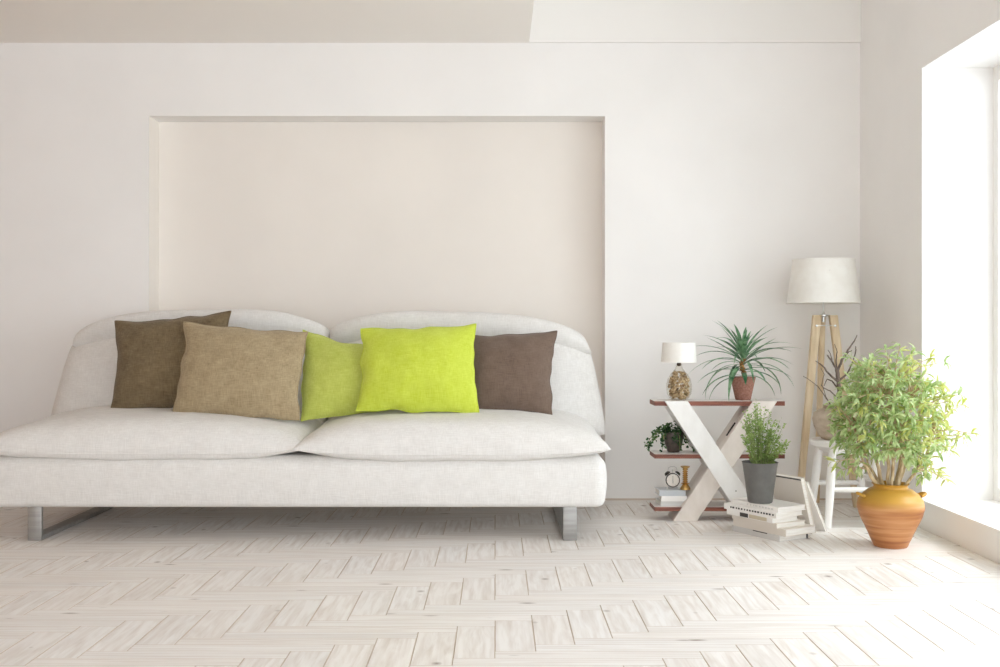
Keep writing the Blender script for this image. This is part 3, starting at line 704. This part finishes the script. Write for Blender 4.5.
# ------------------------------------------------------------------ grey pot with small-leaved shrub on the book stack
def herb():
    Y = 5.195; s = Y/F; c = P(760,0,Y); c.z = ZT
    t = thing('potted_shrub', c, 'feathery small-leaved green shrub in a grey pot on book stack', 'plant')
    mb = MB(); pot(mb, c, [(11.2*s,0),(12*s,.8*s),(17.3*s,39.5*s),(17.9*s,40.2*s)], .005, .02, 48); mb.build('pot', M['greypot'], t)
    soil(c, 16.4*s, 37*s, t)
    rr = random.Random(31); st = MB(); lv = MB()
    gx = lambda q: math.sin(min(1,max(0.03,q))*math.pi)**.6 if q < .97 else .05
    tops = []
    for i in range(46):
        x = rr.uniform(-19,22); hmax = 62*(1-((x+1)/30)**2)
        tops.append((x, rr.uniform(-13,13), hmax*rr.uniform(.55,1.0)))
    tops += [(27,-4,22),(25,2,20),(-4,0,64),(-6,-3,62),(-15,0,52),(20,0,44),(23,-3,40),(-21,-2,47),(28,0,19)]
    for tx, ty, tz in tops:
        bx, by = tx*.3+rr.uniform(-3,3), ty*.4
        p0 = Vector((bx,by,36)); p3 = Vector((tx,ty,38+tz)); mid = p0.lerp(p3,.5)+Vector((rr.uniform(-2,2),rr.uniform(-2,2),3))
        pts = [c+(p0.lerp(mid,q/4) if q <= 4 else mid.lerp(p3,(q-4)/4))*s for q in range(9)]
        st.tube(pts, [.0022-.0017*q/8 for q in range(9)], 5)
        for j in range(44):
            f = rr.uniform(.02,1)**.9*8; a = min(7,int(f)); p = pts[a].lerp(pts[a+1], f-a)
            d = Vector((rr.uniform(-1,1),rr.uniform(-1,1),rr.uniform(-.2,1))).normalized()
            lv.leaf(p+d*s*rr.uniform(0,2.2), d, (rr.uniform(-1,1),-.5,.9), rr.uniform(1.8,3.2)*s, rr.uniform(1.3,2.1)*s, droop=.5, fold=.2, seg=3, gx=gx)
    st.build('stems', M['stemg'], t); lv.build('leaves', M['herb'], t)
herb()

# ------------------------------------------------------------------ stool with urn and dry branch
def stool():
    c = Vector((1.850,5.535,0)); zs_ = .440
    t = thing('stool', c, 'white round-legged wooden stool carrying the sandstone urn', 'stool')
    mb = MB(); r = .185
    mb.lathe([(0,zs_-.034),(r*.93,zs_-.034),(r*.985,zs_-.03),(r,zs_-.018),(r*.99,zs_-.006),(r*.95,zs_),(r*.5,zs_-.002),(0,zs_-.003)], c, 56); mb.build('seat', M['white'], t)
    bots = {}
    for sx_ in (-1,1):
        for sy in (-1,1):
            top = c+Vector((sx_*.105,sy*.11,zs_-.034)); bot = c+Vector((sx_*.142,sy*.148,0)); bots[(sx_,sy)] = (top,bot)
            mb = MB(); mb.tube([bot, bot.lerp(top,.35), bot.lerp(top,.7), top], [.0165,.021,.022,.019], 18); mb.build('leg', M['white'], t)
    def at(k_, z_): A, B = bots[k_]; return B.lerp(A, z_/(zs_-.034))
    for A, B, z_ in (((-1,-1),(1,-1),.193),((-1,1),(1,1),.193),((-1,-1),(-1,1),.235),((1,-1),(1,1),.235)):
        if A == (-1,-1) and B == (-1,1): continue
        p, q = at(A,z_), at(B,z_); mb = MB(); mb.tube([p, p.lerp(q,.5), q], [.0125,.0145,.0125], 14); mb.build('rung', M['white'], t)
    mb = MB()
    for A, B in (((-1,-1),(-1,1)),((1,-1),(1,1)),((-1,-1),(1,-1)),((-1,1),(1,1))):
        p, q = at(A,.395), at(B,.395); u = (q-p).normalized(); n_ = Vector((-u.y,u.x,0))*.009
        mb.hexa([p-n_+Vector((0,0,-.02)),q-n_+Vector((0,0,-.02)),q+n_+Vector((0,0,-.02)),p+n_+Vector((0,0,-.02)),p-n_+Vector((0,0,.02)),q-n_+Vector((0,0,.02)),q+n_+Vector((0,0,.02)),p+n_+Vector((0,0,.02))])
    mb.build('apron', M['white'], t)
    return c, zs_
sc_, zst = stool()
def urn():
    Y = 5.535; s = Y/F; c = P(838.8,0,Y); c.z = zst-.001
    t = thing('urn', c, 'rounded sandstone urn on the white stool', 'vase')
    mb = MB(); prof = [(14*s,0),(17*s,1*s),(20*s,5*s),(24*s,13*s),(25.6*s,21*s),(24*s,26.5*s),(19*s,30*s),(15.5*s,31.4*s),(14.8*s,33*s),(16*s,34.6*s)]
    pot(mb, c, prof, .006, .07, 48); mb.build('body', M['urn'], t)
    b = thing('dry_branch', c+Vector((0,0,.06)), 'bare dark forked branch standing in the sandstone urn', 'branch')
    rr = random.Random(9); mb = MB()
    def tw(pix, r0, r1, yo=0):
        r0 *= .75
        pts = []; q = [P(x,y,Y+yo*(i/len(pix))) for i,(x,y) in enumerate(pix)]
        for i in range(len(q)-1):
            for j in range(3): pts.append(q[i].lerp(q[i+1],j/3)+Vector((rr.uniform(-1,1),rr.uniform(-1,1),rr.uniform(-1,1)))*s*.35)
        pts.append(q[-1]); n = len(pts)
        mb.tube(pts, [r0+(r1-r0)*i/(n-1) for i in range(n)], 8)
    tw([(840,436),(841,415),(839.5,395),(838.5,380),(836.5,369)], 3.1*s, 2*s)
    tw([(837,371),(842,360),(848,350),(854,341),(857,335)], 1.9*s, .4*s, .1)
    tw([(843,358),(849,352),(852,350)], .9*s, .3*s, -.05)
    tw([(838.5,381),(847,374),(853,362),(856,350),(855.5,346)], 1.4*s, .4*s, -.1)
    tw([(837,371),(832,361),(828,356),(827,355)], 1.4*s, .4*s, -.1)
    tw([(833,363),(831,356),(828,350)], .8*s, .3*s, .05)
    tw([(836.5,370),(836,360),(837,352),(834.5,344)], 1.2*s, .3*s, .12)
    tw([(838.8,382),(829,374),(822,365),(815.5,361)], 1.7*s, .4*s, -.06)
    tw([(839,390),(832,381),(827,379),(824,386)], 1.1*s, .3*s, .1)
    tw([(838,398),(830,391),(824,388),(821,385)], 1.0*s, .3*s, -.12)
    tw([(833,408),(826,398),(818,386),(808,379),(803,376)], .8*s, .25*s, -.04)
    tw([(832,409),(826,396),(822,385),(824,374),(821,368)], .6*s, .25*s, .05)
    mb.build('twigs', M['deadwood'], b)
    lv = MB()
    for x, y, dx, dz in ((833,404,-1,.6),(829,403,-.8,-.2),(836,402,.4,.8),(831,407,-1,-.4),(839,401,.9,.5)):
        lv.leaf(P(x,y,Y-.06), (dx,-.3,dz), (0,-.5,1), 7*s, 2.4*s, droop=.5)
    lv.build('leaves', M['bush'], b)
urn()

# ------------------------------------------------------------------ tripod floor lamp
def floor_lamp():
    Y = 5.97; s = Y/F; c = P(823.4,0,Y); c.z = 0
    t = thing('floor_lamp', c, 'tripod floor lamp with pale oak legs and white drum shade', 'floor lamp')
    zz = lambda py: 1-(py-CY)*s
    mb = MB(); z0, z1 = zz(303.3), zz(259.6); ra, rb = 35.4*s, 29.9*s
    mb.lathe([(ra,z0),(ra+.001,z0+.008),(rb+.001,z1-.008),(rb,z1),(rb-.003,z1),(ra-.003,z0),(ra,z0)], c, 64); sh = mb.build('lamp_shade', M['shade'], t)
    for zr, rr_ in ((z0+.003,ra),(z1-.003,rb)):
        mb = MB(); mb.lathe([(rr_+.0012,zr-.004),(rr_+.0028,zr-.003),(rr_+.0028,zr+.003),(rr_+.0012,zr+.004)], c, 64); mb.build('trim_ring', M['shade'], sh)
    mb = MB(); mb.tube([c+Vector((0,0,zz(318))), c+Vector((0,0,zz(275)))], .004, 10)
    for a in range(3): mb.tube([c+Vector((0,0,zz(275))), c+Vector((.187*math.cos(a*2.094+.4),.187*math.sin(a*2.094+.4),zz(272)))], .002, 6)
    mb.build('stem', M['chrome'], t)
    mb = MB(); mb.lathe([(0,0),(.012,.004),(.03,.03),(.032,.05),(.022,.075),(0,.088)][::1], c+Vector((0,0,zz(300))), 20); mb.build('bulb', M['white'], t)
    mb = MB(); mb.lathe([(0,zz(322)),(.008,zz(322)),(.008,zz(317)),(.026,zz(316)),(.026,zz(314.8)),(.008,zz(314)),(.004,zz(311)),(0,zz(311))], c, 28); mb.build('hub', M['chrome'], t)
    # legs: (top px, bottom px, depth offset at the foot)
    ztop = zz(315.2)
    for tx, bx, ty, by in ((816.8,798.5,-.02,.05),(833,856.5,-.02,.05),(822.5,816.5,.035,.22)):
        tp, bt = Vector((P(tx,0,Y+ty).x,Y+ty,ztop)), Vector((P(bx,0,Y+by).x,Y+by,0))
        u = Vector((1,0,0)); v = Vector((0,1,0)); mb = MB()
        wt, wb, dt = 4.1*s, 2.9*s, .016
        if ty > 0: wt, wb = 2.6*s, 2.4*s
        mb.hexa([bt-u*wb-v*dt,bt+u*wb-v*dt,bt+u*wb+v*dt,bt-u*wb+v*dt,tp-u*wt-v*dt,tp+u*wt-v*dt,tp+u*wt+v*dt,tp-u*wt+v*dt])
        lg = mb.bevel(.004,2).build('leg', M['oak'], t)
        if ty < 0:
            mb = MB(); p = tp+(bt-tp)*.055; mb.lathe([(0,0),(.007,0),(.007,.004),(0,.006)], p-v*(dt-.001), 12, ax=(0,-1,0)); mb.build('bolt', M['chrome'], lg)
    mb = MB(); p = c+Vector((0,-.03,zz(325.6))); mb.tube([p+Vector((-.055,0,0)), p+Vector((.055,0,0))], .0025, 10); mb.build('cross_bolt', M['chrome'], t)
floor_lamp()

# ------------------------------------------------------------------ big leafy plant in orange vase
def bush():
    Y = 4.93; s = Y/F; c = P(890.5,0,Y); c.z = 0
    t = thing('potted_willow_leaf_plant', c, 'large leafy bush in an orange banded vase by the window', 'plant')
    prof = [(15.6*s,0),(16.2*s,.8*s),(19.5*s,8*s),(25*s,18*s),(30.5*s,29*s),(33.2*s,37*s),(33.6*s,42*s),(32*s,47*s),(27.5*s,52.5*s),(21*s,56.8*s),(16.8*s,58.4*s),(15.9*s,60*s),(16.4*s,61.4*s),(18*s,62.6*s)]
    prof = [(r*(.957 if r > 24*s else 1), z) for r, z in prof]
    rip = lambda a, z: 1+.006*math.sin(z*180)
    mb = MB(); pr = prof; top = pr[-1]
    fine = []
    for (r0,z0),(r1,z1) in zip(prof, prof[1:]):
        for q in range(4): fine.append((r0+(r1-r0)*q/4, z0+(z1-z0)*q/4))
    fine.append(top)
    mb.lathe([(0,0)]+fine+[(top[0]-.004,top[1]+.002),(top[0]-.009,top[1]),(15*s,60*s),(15*s,55*s),(0,55*s)], c, 64, ripple=rip); va = mb.build('vase', M['vase'], t, angle=60)
    for sg in (-1,1):
        o_ = c+Vector((sg*29*s,-.01,50.8*s)); mb = MB(); pts = []
        for i in range(13):
            a = math.pi*i/12; pts.append(o_+Vector((sg*(math.sin(a)*5.6-1)*s, math.cos(a)*5*s, (math.sin(a)*2.2)*s)))
        mb.tube(pts, .0075, 12); mb.build('handle', M['vase'], va)
    mb = MB(); mb.lathe([(14.6*s,0),(8*s,.004),(0,.006)], c+Vector((0,0,57*s)), 24); mb.build('soil', M['soil'], t)
    rr = random.Random(77); st = MB(); lv = MB()
    cen = c+Vector((1*s,0,(548-420)*s)); rad = Vector((58*s,52*s,66*s))
    stems = []
    for tx, ty, h, r0 in ((-34,-4,112,2.3),(-18,8,140,2.5),(-8,-12,150,2.2),(6,10,160,2.0),(14,-10,150,2.4),(26,6,130,2.0),(38,-4,112,1.8),(-26,14,120,1.8),(20,18,140,1.6),(-4,-20,120,1.7)):
        p0 = Vector((tx*.28,ty*.28,56)); p3 = Vector((tx,ty,h)); pts = []
        for q in range(9):
            f = q/8; p = p0.lerp(p3,f); sg = math.sin(f*math.pi); p += Vector((tx*.16*sg,ty*.16*sg,0))+Vector((rr.uniform(-1,1),rr.uniform(-1,1),0))*1.3*(f>.1)
            pts.append(c+p*s)
        st.tube(pts, [(r0*(1-.8*q/8))*s for q in range(9)], 8); stems.append(pts)
    nodes = [p for S_ in stems for p in S_[3:]]
    def leaves(p, d, n, col):
        for i in range(n):
            a = rr.uniform(0,6.28); o = d.orthogonal().normalized(); o = Matrix.Rotation(a,3,d)@o
            v = (d*rr.uniform(.1,.9)+o*rr.uniform(.5,1)).normalized()
            lv.leaf(p, v, Vector((rr.uniform(-.5,.5),-.35+rr.uniform(-.5,.3),.9)), rr.uniform(9.5,15)*s, rr.uniform(2.0,3.1)*s, droop=rr.uniform(.5,1.9), fold=.3, seg=4, m=col, peak=.42)
    made = 0; tries = 0
    targets = []
    while len(targets) < 300 and tries < 9000:
        tries += 1
        v = Vector((rr.gauss(0,1),rr.gauss(0,1),rr.gauss(0,1))).normalized()*(rr.uniform(.12,1)**.42)
        p = cen+Vector((v.x*rad.x,v.y*rad.y,v.z*rad.z))
        if v.z < -.6 and abs(v.x) < .35: continue
        if p.z < .31: continue
        if any((p-q).length < 7.5*s for q in targets): continue
        targets.append(p)
    for x, y, dy in ((971,434,-.02),(955,440,0),(944,362,.05),(958,395,0),(962,405,-.03),(900,346,0),(885,350,.02),(945,480,-.04),(938,470,0),(836,462,-.03),(842,470,0),(834,436,0),(836,425,.02),(836,405,0),(950,450,.03),(962,436,-.02),(850,358,0),(915,352,0),(930,358,.03)):
        targets.append(P(x,y,Y+dy))
    for p in targets:
        q = min(nodes, key=lambda k_: (k_-p).length+max(0,(k_.z-p.z))*1.6)
        mid = q.lerp(p,.5)+Vector((0,0,(p-q).length*.12))
        pts = [q, q.lerp(mid,.6), mid, mid.lerp(p,.5), p]
        st.tube(pts, [.9*s,.75*s,.6*s,.45*s,.3*s], 5)
        d = (p-mid).normalized(); backlit = .14+.5*max(0,min(1,((p.x-cen.x)/rad.x+.1)))  # yellower leaves towards the window, as painted backlight
        col = 1 if rr.random() < backlit else 0
        leaves(p, d, 6, col)
        lv_n = 2 if (p-q).length > .06 else 1
        for j in range(lv_n): leaves(mid.lerp(p,.25+.4*j), d, 2, 1 if rr.random() < backlit else 0)
    st.build('branches', M['twig'], t); lv.build('leaves', [M['bush'], M['bushy']], t)
bush()
